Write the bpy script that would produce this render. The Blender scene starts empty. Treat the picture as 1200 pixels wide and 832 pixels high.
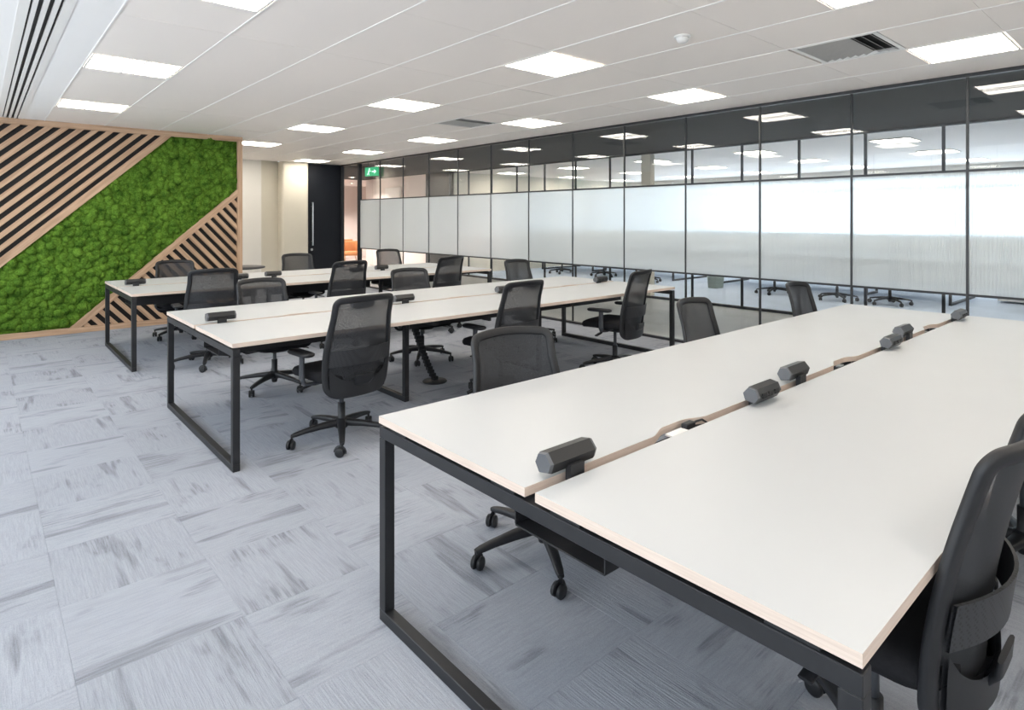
import bpy, math, random
from mathutils import Vector, Matrix, noise

random.seed(7)
scene = bpy.context.scene
COL = scene.collection
PI = math.pi

# ------------------------------------------------------------------ camera
F_PX, HORIZON, YAW, EYE = 713.0, 256.0, math.radians(41.3), 1.449
cam_d = bpy.data.cameras.new('camera')
cam_d.sensor_width = 36.0
cam_d.lens = F_PX / 1200 * 36
cam_d.shift_y = -(416 - HORIZON) / 1200
cam_d.clip_start = 0.02
cam = bpy.data.objects.new('camera', cam_d)
cam.location = (0, 0, EYE)
cam.rotation_euler = (PI / 2, 0, -YAW)
COL.objects.link(cam)
scene.camera = cam

# ------------------------------------------------------------------ world, exposure
world = bpy.data.worlds.new('sky')
scene.world = world
world.use_nodes = True
bg = world.node_tree.nodes['Background']
bg.inputs[0].default_value = (0.84, 0.92, 1.0, 1)
bg.inputs[1].default_value = 4.0
vs = scene.view_settings
vs.view_transform = 'Standard'
vs.look = 'None'
vs.gamma = 1.0
vs.use_curve_mapping = False
vs.exposure = 0.84
LAMP = 11.0            # radiance of the ceiling light diffusers

CEIL = 2.652          # ceiling height
GX = 6.187            # glass partition
KX = 9.23             # second partition across the corridor
BACK = 9.45           # moss wall face
FAR = 12.9            # back wall with the door
FX = 16.5             # far facade
XL = -1.7             # window facade on the left
YR = -2.0             # wall behind the camera


def portal(name, loc, rot, sx, sy):
    l = bpy.data.lights.new(name, 'AREA')
    l.shape = 'RECTANGLE'
    l.size, l.size_y = sx, sy
    l.cycles.is_portal = True
    o = bpy.data.objects.new(name, l)
    o.location, o.rotation_euler = loc, rot
    COL.objects.link(o)


portal('window_daylight', (XL - 0.05, 3.7, 1.6), (0, -PI / 2, 0), 1.3, 11.4)
portal('window_daylight_far', (FX + 0.05, 5.5, 1.74), (0, PI / 2, 0), 1.38, 15.0)

# ------------------------------------------------------------------ materials
MAT = {}


def new_mat(name):
    m = bpy.data.materials.new(name)
    m.use_nodes = True
    MAT[name] = m
    return m, m.node_tree, m.node_tree.nodes, m.node_tree.links, m.node_tree.nodes['Principled BSDF']


def simple(name, col, rough=0.5, metal=0.0, spec=0.5, nscale=0, namp=0.0, bump=0.0, bscale=200):
    m, nt, N, L, b = new_mat(name)
    b.inputs['Roughness'].default_value = rough
    b.inputs['Metallic'].default_value = metal
    b.inputs['Specular IOR Level'].default_value = spec
    b.inputs['Base Color'].default_value = (*col, 1)
    tc = N.new('ShaderNodeTexCoord')
    if namp:
        n = N.new('ShaderNodeTexNoise'); n.inputs['Scale'].default_value = nscale
        n.inputs['Detail'].default_value = 4
        L.new(tc.outputs['Object'], n.inputs['Vector'])
        mr = N.new('ShaderNodeMapRange')
        mr.inputs['To Min'].default_value = 1 - namp; mr.inputs['To Max'].default_value = 1 + namp
        L.new(n.outputs['Fac'], mr.inputs['Value'])
        mx = N.new('ShaderNodeVectorMath'); mx.operation = 'SCALE'
        mx.inputs[0].default_value = col
        L.new(mr.outputs[0], mx.inputs['Scale'])
        L.new(mx.outputs[0], b.inputs['Base Color'])
    if bump:
        n2 = N.new('ShaderNodeTexNoise'); n2.inputs['Scale'].default_value = bscale
        L.new(tc.outputs['Object'], n2.inputs['Vector'])
        bp = N.new('ShaderNodeBump'); bp.inputs['Strength'].default_value = bump
        bp.inputs['Distance'].default_value = 0.002
        L.new(n2.outputs['Fac'], bp.inputs['Height'])
        L.new(bp.outputs[0], b.inputs['Normal'])
    return m


def emit(name, col, strength):
    m, nt, N, L, b = new_mat(name)
    b.inputs['Base Color'].default_value = (*[0.8 * k for k in col], 1)
    b.inputs['Emission Color'].default_value = (*col, 1)
    b.inputs['Emission Strength'].default_value = strength
    return m


simple('wall_white', (0.78, 0.76, 0.72), 0.8, nscale=3, namp=0.03)
simple('wall_cream', (0.66, 0.62, 0.53), 0.8, nscale=3, namp=0.03)
simple('wall_pink', (0.76, 0.69, 0.66), 0.8, nscale=2, namp=0.04)
simple('dark_wall', (0.02, 0.02, 0.023), 0.6, nscale=4, namp=0.1)
simple('door_navy', (0.006, 0.008, 0.013), 0.6, spec=0.3, nscale=4, namp=0.1)
simple('corridor_ceiling', (0.018, 0.018, 0.017), 0.9, nscale=4, namp=0.1)
simple('plaster', (0.84, 0.82, 0.81), 0.85, nscale=2, namp=0.02)
simple('white_metal', (0.82, 0.80, 0.78), 0.45, nscale=5, namp=0.02)
simple('slot_black', (0.012, 0.012, 0.013), 0.7, nscale=5, namp=0.1)
simple('black_steel', (0.014, 0.0145, 0.017), 0.5, nscale=30, namp=0.15)
simple('mullion_dark', (0.018, 0.019, 0.022), 0.4, nscale=30, namp=0.1)
simple('black_plastic', (0.011, 0.0115, 0.014), 0.52, nscale=40, namp=0.1, bump=0.15, bscale=900)
simple('grey_plastic', (0.045, 0.048, 0.055), 0.4, nscale=40, namp=0.1)
simple('black_fabric', (0.012, 0.012, 0.014), 0.9, spec=0.2, nscale=120, namp=0.3, bump=0.5, bscale=700)
simple('module_grey', (0.018, 0.0185, 0.02), 0.38, nscale=40, namp=0.1)
simple('module_end', (0.10, 0.105, 0.115), 0.35, nscale=40, namp=0.05)
simple('steel', (0.6, 0.6, 0.6), 0.3, metal=1.0, nscale=40, namp=0.05)
simple('orange_fabric', (0.42, 0.17, 0.06), 0.8, nscale=60, namp=0.15)
simple('pale_wood', (0.55, 0.36, 0.22), 0.5, nscale=20, namp=0.1)
simple('floor_grey', (0.40, 0.40, 0.385), 0.55, nscale=2.5, namp=0.12)
simple('floor_blue', (0.52, 0.60, 0.72), 0.9, spec=0.1, nscale=1.5, namp=0.15)
simple('grille_grey', (0.42, 0.41, 0.40), 0.5, nscale=20, namp=0.1)
simple('runner_white', (0.90, 0.87, 0.85), 0.5, nscale=5, namp=0.02)
simple('floor_lobby', (0.42, 0.34, 0.31), 0.4, nscale=2.5, namp=0.1)
simple('bin_green', (0.30, 0.36, 0.33), 0.5, nscale=6, namp=0.05)
simple('subfloor', (0.25, 0.26, 0.3), 0.9, nscale=6, namp=0.05)
emit('lamp_white', (1.0, 0.92, 0.80), LAMP)
emit('lamp_strip', (1.0, 0.92, 0.80), LAMP * 0.8)
emit('lamp_spot', (1.0, 0.86, 0.72), 14.0)
emit('exit_green', (0.015, 0.30, 0.13), 0.55)
emit('exit_white', (0.5, 0.9, 0.68), 0.8)


def ceiling_panel_mat():
    m, nt, N, L, b = new_mat('ceiling_panel')
    b.inputs['Roughness'].default_value = 0.55
    tc = N.new('ShaderNodeTexCoord')
    n = N.new('ShaderNodeTexNoise'); n.inputs['Scale'].default_value = 1.5
    L.new(tc.outputs['Object'], n.inputs['Vector'])
    oi = N.new('ShaderNodeObjectInfo')
    ad = N.new('ShaderNodeMath'); ad.operation = 'ADD'
    L.new(n.outputs['Fac'], ad.inputs[0]); L.new(oi.outputs['Random'], ad.inputs[1])
    r = N.new('ShaderNodeMapRange'); r.inputs['From Max'].default_value = 2.0
    r.inputs['To Min'].default_value = 0.91; r.inputs['To Max'].default_value = 0.94
    L.new(ad.outputs[0], r.inputs['Value'])
    # fine perforation
    mp = N.new('ShaderNodeMapping'); mp.inputs['Scale'].default_value = (250, 250, 250)
    L.new(tc.outputs['Object'], mp.inputs['Vector'])
    vo = N.new('ShaderNodeTexVoronoi'); vo.inputs['Randomness'].default_value = 0.0; vo.inputs['Scale'].default_value = 1.0
    L.new(mp.outputs[0], vo.inputs['Vector'])
    lt = N.new('ShaderNodeMath'); lt.operation = 'LESS_THAN'; lt.inputs[1].default_value = 0.22
    L.new(vo.outputs['Distance'], lt.inputs[0])
    sc = N.new('ShaderNodeMath'); sc.operation = 'MULTIPLY'; sc.inputs[1].default_value = -0.12
    L.new(lt.outputs[0], sc.inputs[0])
    su = N.new('ShaderNodeMath'); su.operation = 'ADD'
    L.new(r.outputs[0], su.inputs[0]); L.new(sc.outputs[0], su.inputs[1])
    co = N.new('ShaderNodeVectorMath'); co.operation = 'SCALE'; co.inputs[0].default_value = (1.0, 0.925, 0.875)
    L.new(su.outputs[0], co.inputs['Scale'])
    L.new(co.outputs[0], b.inputs['Base Color'])


ceiling_panel_mat()


def carpet_mat():
    """each tile: pale blue-grey loop pile with dark broken streaks along its own X"""
    m, nt, N, L, b = new_mat('carpet')
    b.inputs['Roughness'].default_value = 0.95
    b.inputs['Specular IOR Level'].default_value = 0.1
    tc = N.new('ShaderNodeTexCoord'); oi = N.new('ShaderNodeObjectInfo')
    off = N.new('ShaderNodeVectorMath'); off.operation = 'ADD'
    sc = N.new('ShaderNodeVectorMath'); sc.operation = 'SCALE'; sc.inputs[0].default_value = (37.0, 91.0, 53.0)
    L.new(oi.outputs['Random'], sc.inputs['Scale'])
    L.new(tc.outputs['Object'], off.inputs[0]); L.new(sc.outputs[0], off.inputs[1])

    def nz(scl, detail, rough=0.5):
        mp = N.new('ShaderNodeMapping'); mp.inputs['Scale'].default_value = scl
        L.new(off.outputs[0], mp.inputs['Vector'])
        n = N.new('ShaderNodeTexNoise'); n.inputs['Scale'].default_value = 1.0
        n.inputs['Detail'].default_value = detail; n.inputs['Roughness'].default_value = rough
        L.new(mp.outputs[0], n.inputs['Vector'])
        return n.outputs['Fac']

    def ramp(x, a, c):
        r = N.new('ShaderNodeMapRange'); r.interpolation_type = 'SMOOTHSTEP'
        r.inputs['From Min'].default_value = a; r.inputs['From Max'].default_value = c
        L.new(x, r.inputs['Value'])
        return r.outputs[0]

    def op(o, a, c):
        k = N.new('ShaderNodeMath'); k.operation = o
        for i, v in enumerate((a, c)):
            if isinstance(v, float): k.inputs[i].default_value = v
            else: L.new(v, k.inputs[i])
        return k.outputs[0]
    patch = ramp(nz((3.0, 5.0, 1), 3, 0.6), 0.52, 0.68)
    streak = ramp(nz((4.0, 70.0, 1), 4, 0.65), 0.40, 0.62)
    broad = ramp(nz((1.5, 10.0, 1), 2), 0.60, 0.68)
    band = op('MULTIPLY', broad, op('ADD', op('MULTIPLY', streak, 0.5), 0.5))
    dark = op('MAXIMUM', op('MULTIPLY', patch, streak), band)
    fine = ramp(nz((9.0, 130.0, 1), 3, 0.6), 0.3, 0.7)
    pile = nz((330.0, 330.0, 330.0), 2)
    tone = op('ADD', op('MULTIPLY', fine, 0.11), op('MULTIPLY', pile, 0.46))
    tone = op('ADD', tone, op('MULTIPLY', oi.outputs['Random'], 0.07))
    val = op('ADD', tone, 0.68)
    val = op('SUBTRACT', val, op('MULTIPLY', dark, 0.36))
    mx = N.new('ShaderNodeVectorMath'); mx.operation = 'SCALE'; mx.inputs[0].default_value = (0.335, 0.354, 0.400)
    L.new(val, mx.inputs['Scale'])
    L.new(mx.outputs[0], b.inputs['Base Color'])
    bp = N.new('ShaderNodeBump'); bp.inputs['Strength'].default_value = 0.5; bp.inputs['Distance'].default_value = 0.002
    L.new(op('ADD', pile, fine), bp.inputs['Height']); L.new(bp.outputs[0], b.inputs['Normal'])


carpet_mat()


def board_mats():
    m, nt, N, L, b = new_mat('desk_white')
    b.inputs['Base Color'].default_value = (0.485, 0.497, 0.510, 1)
    b.inputs['Roughness'].default_value = 0.32
    b.inputs['Specular IOR Level'].default_value = 0.45
    tc = N.new('ShaderNodeTexCoord')
    n = N.new('ShaderNodeTexNoise'); n.inputs['Scale'].default_value = 3.0; n.inputs['Detail'].default_value = 5
    L.new(tc.outputs['Object'], n.inputs['Vector'])
    r = N.new('ShaderNodeMapRange'); r.inputs['To Min'].default_value = 0.34; r.inputs['To Max'].default_value = 0.44
    L.new(n.outputs['Fac'], r.inputs['Value']); L.new(r.outputs[0], b.inputs['Roughness'])
    m, nt, N, L, b = new_mat('birch_edge')
    b.inputs['Roughness'].default_value = 0.5
    tc = N.new('ShaderNodeTexCoord')
    mp = N.new('ShaderNodeMapping'); mp.inputs['Scale'].default_value = (6, 6, 260)
    L.new(tc.outputs['Object'], mp.inputs['Vector'])
    n = N.new('ShaderNodeTexNoise'); n.inputs['Scale'].default_value = 1.0; n.inputs['Detail'].default_value = 3
    L.new(mp.outputs[0], n.inputs['Vector'])
    cr = N.new('ShaderNodeValToRGB')
    cr.color_ramp.elements[0].color = (0.52, 0.40, 0.33, 1); cr.color_ramp.elements[1].color = (0.80, 0.68, 0.59, 1)
    L.new(n.outputs['Fac'], cr.inputs[0]); L.new(cr.outputs[0], b.inputs['Base Color'])


board_mats()


def oak_mat():
    m, nt, N, L, b = new_mat('oak')
    b.inputs['Roughness'].default_value = 0.55
    tc = N.new('ShaderNodeTexCoord'); oi = N.new('ShaderNodeObjectInfo')
    ad = N.new('ShaderNodeVectorMath'); ad.operation = 'ADD'
    sc = N.new('ShaderNodeVectorMath'); sc.operation = 'SCALE'; sc.inputs[0].default_value = (17, 23, 11)
    L.new(oi.outputs['Random'], sc.inputs['Scale'])
    L.new(tc.outputs['Object'], ad.inputs[0]); L.new(sc.outputs[0], ad.inputs[1])
    mp = N.new('ShaderNodeMapping'); mp.inputs['Scale'].default_value = (2.5, 40, 40)
    L.new(ad.outputs[0], mp.inputs['Vector'])
    n = N.new('ShaderNodeTexNoise'); n.inputs['Scale'].default_value = 1.0; n.inputs['Detail'].default_value = 5
    L.new(mp.outputs[0], n.inputs['Vector'])
    cr = N.new('ShaderNodeValToRGB')
    cr.color_ramp.elements[0].position = 0.3; cr.color_ramp.elements[1].position = 0.75
    cr.color_ramp.elements[0].color = (0.40, 0.25, 0.155, 1); cr.color_ramp.elements[1].color = (0.60, 0.41, 0.275, 1)
    L.new(n.outputs['Fac'], cr.inputs[0])
    L.new(cr.outputs[0], b.inputs['Base Color'])


oak_mat()


def moss_mat():
    m, nt, N, L, b = new_mat('moss')
    b.inputs['Roughness'].default_value = 0.95
    b.inputs['Specular IOR Level'].default_value = 0.1
    tc = N.new('ShaderNodeTexCoord')

    def nz(s, d):
        n = N.new('ShaderNodeTexNoise'); n.inputs['Scale'].default_value = s; n.inputs['Detail'].default_value = d
        L.new(tc.outputs['Object'], n.inputs['Vector'])
        return n.outputs['Fac']
    a = nz(9.0, 2); c = nz(60.0, 4)
    k = N.new('ShaderNodeMath'); k.operation = 'MULTIPLY_ADD'; k.inputs[1].default_value = 0.55
    L.new(c, k.inputs[0])
    s = N.new('ShaderNodeMath'); s.operation = 'MULTIPLY'; s.inputs[1].default_value = 0.5
    L.new(a, s.inputs[0]); L.new(s.outputs[0], k.inputs[2])
    cr = N.new('ShaderNodeValToRGB')
    cr.color_ramp.elements[0].position = 0.36; cr.color_ramp.elements[1].position = 0.68
    cr.color_ramp.elements[0].color = (0.024, 0.075, 0.007, 1); cr.color_ramp.elements[1].color = (0.15, 0.285, 0.035, 1)
    L.new(k.outputs[0], cr.inputs[0]); L.new(cr.outputs[0], b.inputs['Base Color'])
    bp = N.new('ShaderNodeBump'); bp.inputs['Strength'].default_value = 0.9; bp.inputs['Distance'].default_value = 0.01
    L.new(nz(110.0, 3), bp.inputs['Height']); L.new(bp.outputs[0], b.inputs['Normal'])


moss_mat()


def glass_mat(name, tint, refl):
    m, nt, N, L, b = new_mat(name)
    N.remove(b)
    out = N['Material Output']
    tr = N.new('ShaderNodeBsdfTransparent'); tr.inputs[0].default_value = (*tint, 1)
    gl = N.new('ShaderNodeBsdfGlossy'); gl.inputs['Roughness'].default_value = 0.0
    gl.inputs[0].default_value = (0.95, 0.97, 1.0, 1)
    fr = N.new('ShaderNodeFresnel')
    ge = N.new('ShaderNodeNewGeometry')          # both faces of the thin pane reflect like air to glass
    io = N.new('ShaderNodeMapRange'); io.inputs['To Min'].default_value = 1.5; io.inputs['To Max'].default_value = 1 / 1.5
    L.new(ge.outputs['Backfacing'], io.inputs['Value']); L.new(io.outputs[0], fr.inputs['IOR'])
    mu = N.new('ShaderNodeMath'); mu.operation = 'MULTIPLY'; mu.inputs[1].default_value = refl; mu.use_clamp = True
    L.new(fr.outputs[0], mu.inputs[0])
    mx = N.new('ShaderNodeMixShader')
    L.new(mu.outputs[0], mx.inputs[0]); L.new(tr.outputs[0], mx.inputs[1]); L.new(gl.outputs[0], mx.inputs[2])
    L.new(mx.outputs[0], out.inputs[0])
    return m


glass_mat('glass_dimming', (0.76, 0.80, 0.83), 0.8)  # darker tint added to cut the brightness of the far windows
glass_mat('glass_clear', (0.985, 0.992, 0.99), 0.8)


def reeded_mat():
    """reeded glass: fine vertical ribs bend the view sideways, plus a little milky scatter"""
    m, nt, N, L, b = new_mat('reeded_glass')
    N.remove(b)
    out = N['Material Output']
    g = N.new('ShaderNodeBsdfGlass'); g.inputs['IOR'].default_value = 1.45; g.inputs['Roughness'].default_value = 0.06
    g.inputs['Color'].default_value = (0.945, 0.98, 1.0, 1)
    t = N.new('ShaderNodeBsdfTranslucent'); t.inputs[0].default_value = (0.88, 0.92, 0.94, 1)
    d = N.new('ShaderNodeBsdfDiffuse'); d.inputs[0].default_value = (0.86, 0.89, 0.89, 1)
    m2 = N.new('ShaderNodeMixShader'); m2.inputs[0].default_value = 0.55
    L.new(t.outputs[0], m2.inputs[1]); L.new(d.outputs[0], m2.inputs[2])
    mx = N.new('ShaderNodeMixShader'); mx.inputs[0].default_value = 0.46
    L.new(g.outputs[0], mx.inputs[1]); L.new(m2.outputs[0], mx.inputs[2])
    L.new(mx.outputs[0], out.inputs[0])


reeded_mat()


def mesh_fabric():
    m, nt, N, L, b = new_mat('chair_mesh')
    out = N['Material Output']
    b.inputs['Base Color'].default_value = (0.028, 0.03, 0.035, 1)
    b.inputs['Roughness'].default_value = 0.7
    tc = N.new('ShaderNodeTexCoord')
    mp = N.new('ShaderNodeMapping'); mp.inputs['Scale'].default_value = (330, 330, 330)
    L.new(tc.outputs['Object'], mp.inputs['Vector'])
    n = N.new('ShaderNodeTexNoise'); n.inputs['Scale'].default_value = 1.0
    L.new(mp.outputs[0], n.inputs['Vector'])
    r = N.new('ShaderNodeMapRange'); r.inputs['To Min'].default_value = 0.06; r.inputs['To Max'].default_value = 0.22
    L.new(n.outputs['Fac'], r.inputs['Value'])
    tr = N.new('ShaderNodeBsdfTransparent')
    mx = N.new('ShaderNodeMixShader')
    L.new(r.outputs[0], mx.inputs[0]); L.new(b.outputs[0], mx.inputs[1]); L.new(tr.outputs[0], mx.inputs[2])
    L.new(mx.outputs[0], out.inputs[0])


mesh_fabric()


def perforated():
    m, nt, N, L, b = new_mat('perforated_plastic')
    tc = N.new('ShaderNodeTexCoord')
    mp = N.new('ShaderNodeMapping'); mp.inputs['Scale'].default_value = (110, 110, 110); mp.inputs['Rotation'].default_value = (0, PI / 4, 0)
    L.new(tc.outputs['Object'], mp.inputs['Vector'])
    vo = N.new('ShaderNodeTexVoronoi'); vo.inputs['Randomness'].default_value = 0; vo.inputs['Scale'].default_value = 1
    L.new(mp.outputs[0], vo.inputs['Vector'])
    cr = N.new('ShaderNodeValToRGB')
    cr.color_ramp.elements[0].position = 0.3; cr.color_ramp.elements[1].position = 0.4
    cr.color_ramp.elements[0].color = (0.008, 0.008, 0.009, 1); cr.color_ramp.elements[1].color = (0.026, 0.027, 0.031, 1)
    L.new(vo.outputs['Distance'], cr.inputs[0]); L.new(cr.outputs[0], b.inputs['Base Color'])
    b.inputs['Roughness'].default_value = 0.5


perforated()


# ------------------------------------------------------------------ mesh helpers
class MB:
    def __init__(self):
        self.v, self.f, self.s, self.mi = [], [], [], []

    def add(self, verts, faces, smooth=False, mi=0):
        o = len(self.v)
        self.v += [tuple(p) for p in verts]
        self.f += [tuple(i + o for i in f) for f in faces]
        self.s += [smooth] * len(faces)
        self.mi += [mi] * len(faces)
        return self

    def box(self, x0, x1, y0, y1, z0, z1, M=None, mi=0):
        p = [Vector((x, y, z)) for z in (z0, z1) for y in (y0, y1) for x in (x0, x1)]
        if M: p = [M @ q for q in p]
        return self.add(p, [(0, 2, 3, 1), (4, 5, 7, 6), (0, 1, 5, 4), (2, 6, 7, 3), (0, 4, 6, 2), (1, 3, 7, 5)], mi=mi)

    def cbox(self, x0, x1, y0, y1, z0, z1, c):
        """box with chamfered vertical and horizontal edges"""
        def ring(d, z):
            a, b_, e, g = x0 + d, x1 - d, y0 + d, y1 - d
            return [(a + c, e, z), (b_ - c, e, z), (b_, e + c, z), (b_, g - c, z), (b_ - c, g, z), (a + c, g, z), (a, g - c, z), (a, e + c, z)]
        return self.loft([ring(c, z0), ring(0, z0 + c), ring(0, z1 - c), ring(c, z1)], smooth=False)

    def loft(self, rings, smooth=True, cap=True, closed=False):
        n = len(rings[0]); m = len(rings)
        v = [p for r in rings for p in r]
        f = []
        for i in range(m if closed else m - 1):
            a, b_ = i * n, ((i + 1) % m) * n
            for j in range(n):
                k = (j + 1) % n
                f.append((a + j, a + k, b_ + k, b_ + j))
        self.add(v, f, smooth)
        if cap and not closed:
            self.add(rings[0], [tuple(reversed(range(n)))])
            self.add(rings[-1], [tuple(range(n))])
        return self

    def lathe(self, prof, cx=0, cy=0, n=20, smooth=True, axis='z', M=None):
        rings = []
        for r, z in prof:
            ring = []
            for j in range(n):
                a = 2 * PI * j / n
                p = Vector((cx + r * math.cos(a), cy + r * math.sin(a), z))
                if M: p = M @ p
                ring.append(p)
            rings.append(ring)
        return self.loft(rings, smooth)

    def tube(self, pts, r, n=8, closed=False, prof=None, up=(0, 0, 1)):
        """sweep; prof = (half width, half height) gives a rounded rectangle"""
        pts = [Vector(p) for p in pts]
        m = len(pts); rings = []
        for i, p in enumerate(pts):
            if closed: t = pts[(i + 1) % m] - pts[i - 1]
            else: t = pts[min(i + 1, m - 1)] - pts[max(i - 1, 0)]
            t.normalize()
            u = Vector(up[i] if isinstance(up, list) else up)
            b_ = t.cross(u)
            if b_.length < 1e-4: b_ = t.cross(Vector((1, 0, 0)))
            b_.normalize(); u = b_.cross(t)
            ring = []
            for j in range(n):
                a = 2 * PI * j / n
                if prof:
                    w, h = prof[i] if isinstance(prof, list) else prof
                    ca, sa = math.cos(a), math.sin(a)
                    e = 0.55
                    ring.append(p + b_ * (w * math.copysign(abs(ca) ** e, ca)) + u * (h * math.copysign(abs(sa) ** e, sa)))
                else:
                    ri = r[i] if isinstance(r, list) else r
                    ring.append(p + b_ * (ri * math.cos(a)) + u * (ri * math.sin(a)))
            rings.append(ring)
        return self.loft(rings, True, closed=closed)

    def prism(self, poly, z0, z1, mi_top=0, mi_side=0):
        n = len(poly)
        lo = [(x, y, z0) for x, y in poly]; hi = [(x, y, z1) for x, y in poly]
        self.add(lo, [tuple(reversed(range(n)))], mi=mi_side)
        self.add(hi, [tuple(range(n))], mi=mi_top)
        self.add(lo + hi, [(i, (i + 1) % n, n + (i + 1) % n, n + i) for i in range(n)], mi=mi_side)
        return self

    def mesh(self, name, mats):
        me = bpy.data.meshes.new(name)
        me.from_pydata(self.v, [], self.f)
        me.polygons.foreach_set('use_smooth', self.s)
        me.polygons.foreach_set('material_index', self.mi)
        for m in ([mats] if isinstance(mats, str) else mats): me.materials.append(MAT[m])
        me.update()
        return me

    def build(self, name, mats, parent=None, loc=(0, 0, 0), rot=(0, 0, 0)):
        return link(name, self.mesh(name, mats), parent, loc, rot)


def link(name, me, parent=None, loc=(0, 0, 0), rot=(0, 0, 0)):
    o = bpy.data.objects.new(name, me)
    COL.objects.link(o)
    o.location, o.rotation_euler = loc, rot
    if parent: o.parent = parent
    return o


def thing(name, label, cat, loc=(0, 0, 0), rz=0.0, group=None):
    return tag(link(name, None, None, loc, (0, 0, rz)), label, cat, group)


def tag(o, label, cat, group=None):
    o['label'], o['category'] = label, cat
    if group: o['group'] = group
    return o


def struct(o, label=None):
    o['kind'] = 'structure'
    if label: o['label'] = label
    return o


def copy_tree(o, parent=None):
    c = o.copy(); COL.objects.link(c); c.parent = parent
    for ch in list(o.children): copy_tree(ch, c)
    return c


def rrect(hx, hy, r, z, n=5, cx=0, cy=0):
    out = []
    for sx, sy, a0 in ((1, 1, 0), (-1, 1, PI / 2), (-1, -1, PI), (1, -1, 3 * PI / 2)):
        for i in range(n + 1):
            a = a0 + PI / 2 * i / n
            out.append((cx + sx * (hx - r) + r * math.cos(a), cy + sy * (hy - r) + r * math.sin(a), z))
    return out


# ------------------------------------------------------------------ floor
floor = struct(MB().box(XL, GX, YR, FAR, -0.12, -0.006).build('floor', 'subfloor'), 'pale blue-grey carpet tile floor of the open office')
T = 0.5
ca, sa = math.cos(YAW), math.sin(YAW)


def in_view(x, y):
    d = x * sa + y * ca
    if d < 0.75: return False
    return -620 < F_PX * (x * ca - y * sa) / d < 620


tile_me = MB().cbox(-T / 2 + 0.0003, T / 2 - 0.0003, -T / 2 + 0.0003, T / 2 - 0.0003, -0.006, 0, 0.0007).mesh('carpet_tile', 'carpet')
spots = []
for i in range(-4, 13):
    for j in range(-6, 28):
        x, y = 0.23 + (i + 0.5) * T, 0.31 + (j + 0.5) * T
        if x + T / 2 > GX + 0.2 or x - T / 2 < XL - 0.2: continue
        if y + T / 2 > FAR + 0.3: continue
        hidden = (y > BACK + 0.05 and x < 2.6)
        vis = (in_view(x, y) or in_view(x - .25, y + .25) or in_view(x + .25, y - .25)) and not hidden
        spots.append((0 if vis else 1, math.hypot(x, y), i, j, x, y))
spots.sort()
rest = MB()
for n, (h_, dist, i, j, x, y) in enumerate(spots):
    turn = PI / 2 * ((i + j) % 2) + PI * random.randint(0, 1)
    if n < 300 and h_ == 0:
        link('carpet_tile', tile_me, floor, (x, y, random.uniform(-0.0006, 0.0004)), (0, 0, turn))
    else:
        x0, x1, y0, y1 = max(XL, x - T / 2), min(GX, x + T / 2), max(YR, y - T / 2), min(FAR, y + T / 2)
        if x1 > x0 and y1 > y0: rest.box(x0 + .0008, x1 - .0008, y0 + .0008, y1 - .0008, -0.006, 0)
r_ = rest.build('carpet_tiles', 'carpet', floor); r_['kind'] = 'stuff'
# sliver between the last whole tile and the walls
struct(MB().box(GX, KX, YR, 22, -0.12, 0).build('floor_corridor', 'floor_grey'), 'grey floor of the corridor behind the glass')
far_floor = struct(MB().box(KX, FX, YR, 13.0, -0.12, 0).build('floor_far', 'floor_blue'), 'blue-grey floor of the far office')
struct(MB().box(KX, FX, 13.0, 22, -0.12, 0).build('floor_lobby', 'floor_lobby'), 'warm floor of the lobby beyond the corridor')

# ------------------------------------------------------------------ ceiling
LX0, LW = 0.62, 0.6186      # first lane and lane width
LANES = 9
Y0, PL = 0.85, 1.12         # panel grid
ceiling = struct(MB().box(XL, GX + 0.02, YR, FAR + 0.1, CEIL + 0.026, CEIL + 0.2).build('ceiling', 'white_metal'),
                 'white metal plank ceiling of the open office')
link('plaster_margin', MB().box(XL, 0.17, YR, BACK, CEIL, CEIL + 0.013).mesh('plaster_margin', 'plaster'), ceiling)
link('plaster_margin', MB().box(0.415, LX0 - 0.002, YR, BACK, CEIL, CEIL + 0.013).mesh('plaster_margin', 'plaster'), ceiling)
lights_xy = []
for lane in (0, 4, 7):
    for k in range(-1, 6):
        lights_xy.append((lane, k))
light_cells = set()
for lane, k in lights_xy: light_cells.add((lane, 2 * k))
vent_cells = {(6, 0), (6, 4)}
for lane in range(LANES):
    x0 = LX0 + lane * LW + 0.006; x1 = LX0 + (lane + 1) * LW - 0.006
    for j in range(-3, 11):
        y0, y1 = Y0 + j * PL + 0.001, Y0 + (j + 1) * PL - 0.001
        if (lane, j) in light_cells: y0 = Y0 + j * PL + PL / 2 + 0.002
        parts = [(y0, y1)]
        if (lane, j) in vent_cells:
            parts = [(y0, Y0 + j * PL + 0.54), (Y0 + j * PL + 1.10, y1)]
        for a, c in parts:
            a, c = max(a, YR), min(c, FAR)
            if c - a < 0.03: continue
            if x0 < 2.9 and a > BACK + 0.2: continue
            o = link('ceiling_panel', MB().box(x0 - (x0 + x1) / 2, x1 - (x0 + x1) / 2, a - (a + c) / 2, c - (a + c) / 2, CEIL, CEIL + 0.013).mesh('ceiling_panel', 'ceiling_panel'), ceiling,
                     ((x0 + x1) / 2, (a + c) / 2, random.uniform(-0.0008, 0.0008)))
for lane in range(LANES + 1):
    x = LX0 + lane * LW
    link('ceiling_runner', MB().box(-0.005, 0.005, YR, FAR, CEIL - 0.0035, CEIL + 0.012).mesh('ceiling_runner', 'runner_white'), ceiling, (x, 0, 0))

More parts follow.
